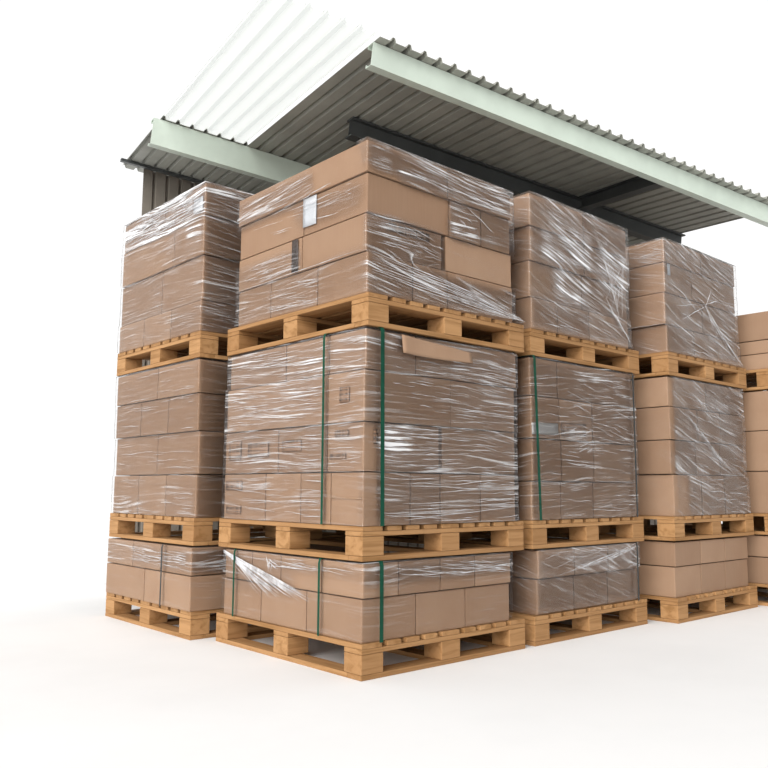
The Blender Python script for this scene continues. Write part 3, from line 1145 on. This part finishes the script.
lm = load(tM, X3, Y3 + .012, [
    dict(z=(Z_M, .411), L=[.8], R=[.36, .68, 1.03], dx=.012),
    dict(z=(.412, .627), L=[.8], R=[.33, .66, 1.02], dx=-.006),
    dict(z=(.628, .838), L=[.8], R=[.36, .68, 1.02], dx=-.004),
    dict(z=(.839, Z_MT), L=[.8], R=[.50, 1.02]),
], "boxes of the third stack's middle load")
cov = paint(.5, [(-1, .06, .1, 1.1, .05, .04), (.08, 1.1, .85, 1.1, .9, .04), (.2, 1.1, .3, .85, .65, .06), (.06, .2, .1, .42, .15, .04)])
fl = strands(60, .12, 1.0, .4, 1.0, .06, .35, slant=-.15) + strands(20, .2, 1.0, .16, .4, .06, .3) + [(.15 + .04 * i, .82 - .03 * i, .5 + .05 * i, .62 - .03 * i, .0022) for i in range(8)]
film_wrap('stretch_wrap', 'clear film over right face of third stack\'s middle load', X3, Y3 + .012, 1.03, .8, Z_M + .002, Z_MT + .001, cov, F_C, lay=lm['lay'], seed=8, folds=fl)
lb = load(tB, X3, Y3 + .012, [
    dict(z=(Z_B, -.158), L=[.8], R=[.33, .66, 1.0]),
    dict(z=(-.157, Z_BT), L=[.8], R=[.33, .66, 1.0]),
], "boxes of the third stack's bottom load")

# ---- far right stack
N = 'far right stack'
fU, fM, fB = names(N)
Y4, X4 = -.27, 3.61
pallet(X4, Y4, FLOOR, 'wooden pallet on the floor at the far right stack')
pallet(X4, Y4, 0, 'wooden pallet under the middle load of the far right stack')
pallet(X4, Y4, Z_TOP_P, 'wooden pallet under the top load of the far right stack')
load(fU, X4 + .01, Y4 + .01, [
    dict(z=(Z_U, 1.30), L=[.45, 1.1], R=[.5, 1.08]),
    dict(z=(1.301, 1.40), L=[.45, 1.1], R=[.5, 1.08]),
    dict(z=(1.401, 1.61), L=[.45, 1.1], R=[.5, 1.08]),
], "boxes of the far right stack's top load")
load(fM, X4 + .01, Y4 + .01, [
    dict(z=(Z_M, .45), L=[.55, 1.1], R=[.5, 1.08]),
    dict(z=(.451, .74), L=[.55, 1.1], R=[.5, 1.08]),
    dict(z=(.741, Z_MT), L=[.55, 1.1], R=[.5, 1.08]),
], "boxes of the far right stack's middle load")
load(fB, X4 + .01, Y4 + .01, [
    dict(z=(Z_B, -.158), L=[.55, 1.1], R=[.5, 1.08]),
    dict(z=(-.157, Z_BT), L=[.55, 1.1], R=[.5, 1.08]),
], "boxes of the far right stack's bottom load")

# ---- rear left stack (second row, behind the nearest stack)
N = 'rear left stack'
rU, rM, rB = names(N)
XL, YL = -.097, 1.30
for z, lab in ((FLOOR, 'wooden pallet on the floor under the bottom load of the rear left stack'), (0, 'wooden pallet under the middle load of the rear left stack'),
               (Z_TOP_P, 'wooden pallet under the top load of the rear left stack')):
    pallet(XL + 1.2, YL, z, lab, math.pi / 2)
lu = load(rU, XL + .004, YL, [
    dict(z=(Z_U, 1.364), L=[.36, .72, 1.08], R=[.55, 1.1]),
    dict(z=(1.365, 1.626), L=[.50, 1.08], R=[.55, 1.1]),
    dict(z=(1.627, 1.859), L=[.36, 1.08], R=[.55, 1.1]),
    dict(z=(1.860, 2.049), L=[.50, 1.08], R=[.55, 1.1]),
], "boxes of the rear left stack's top load", extra={(3, 'C', 0): 'with white label'})
plate('paper_label', lu[(3, 'C', 0)], 'left', XL + .004, YL, .02, .125, 1.885, 1.97, PAPER, off=.005, label='white paper label')
cov = paint(.35, [(-1.2, .5, 1.84, 2.1, 1.75, .05), (-.2, -.02, 1.68, 1.84, 1.3, .06), (0, .4, 1.2, 1.62, .6, .06), (-1.2, 0, 1.2, 1.6, .5, .06), (.0, .4, 1.86, 1.97, .35, .06)])
fl = strands(80, -1.05, -.03, 1.87, 2.04, .1, .5, w=(.0014, .004), slant=.02) + strands(24, .02, .35, 1.90, 2.04, .08, .3, slant=-.15) + strands(34, .02, .4, 1.2, 1.82, .06, .25, slant=-.08)
film_wrap('stretch_wrap', 'thick streaky film round top load of rear left stack', XL + .004, YL, 1.1, 1.08, Z_U + .002, 2.051, cov, F_B, lay=lu['lay'], seed=9, folds=fl)
lm = load(rM, XL + .010, YL + .004, [
    dict(z=(Z_M, .387), L=[.36, .72, 1.08], R=[.55, 1.09]),
    dict(z=(.388, .626), L=[.50, 1.08], R=[.55, 1.09]),
    dict(z=(.627, .838), L=[.36, .72, 1.08], R=[.55, 1.09]),
    dict(z=(.839, Z_MT), L=[.50, 1.08], R=[.55, 1.09]),
], "boxes of the rear left stack's middle load")
cov = paint(.3, [(-1.2, 0, .15, .30, .6, .05)])
film_wrap('stretch_wrap', 'clear film round middle load of rear left stack', XL + .010, YL + .004, 1.09, 1.08, Z_M + .002, Z_MT + .001, cov, F_A, lay=lm['lay'], seed=10, folds=strands(40, -1.0, -.02, .17, 1.0, .1, .4))
lb = load(rB, XL - .012, YL - .006, [
    dict(z=(Z_B, -.158), L=[.55, 1.09], R=[.55, 1.1]),
    dict(z=(-.157, Z_BT), L=[.36, .72, 1.09], R=[.55, 1.1]),
], "boxes of the rear left stack's bottom load")
cov = paint(.1, [(-1.2, .3, -.13, -.03, .8, .04)])
fl = strands(36, -.8, -.03, -.12, -.04, .1, .4, slant=-.05) + strands(12, .02, .3, -.11, -.05, .1, .3, slant=.1)
film_wrap('stretch_wrap', 'clear film with low wavy band round bottom load of rear left stack', XL - .012, YL - .006, 1.1, 1.09, Z_B + .01, Z_BT + .001, cov, F_A, lay=lb['lay'], seed=11, folds=fl)
strap('left', XL - .012, YL - .006, 1.1, 1.09, Z_B, Z_BT, .292, 'dark strap on left face of rear left stack\'s bottom load', BLACK, .014)
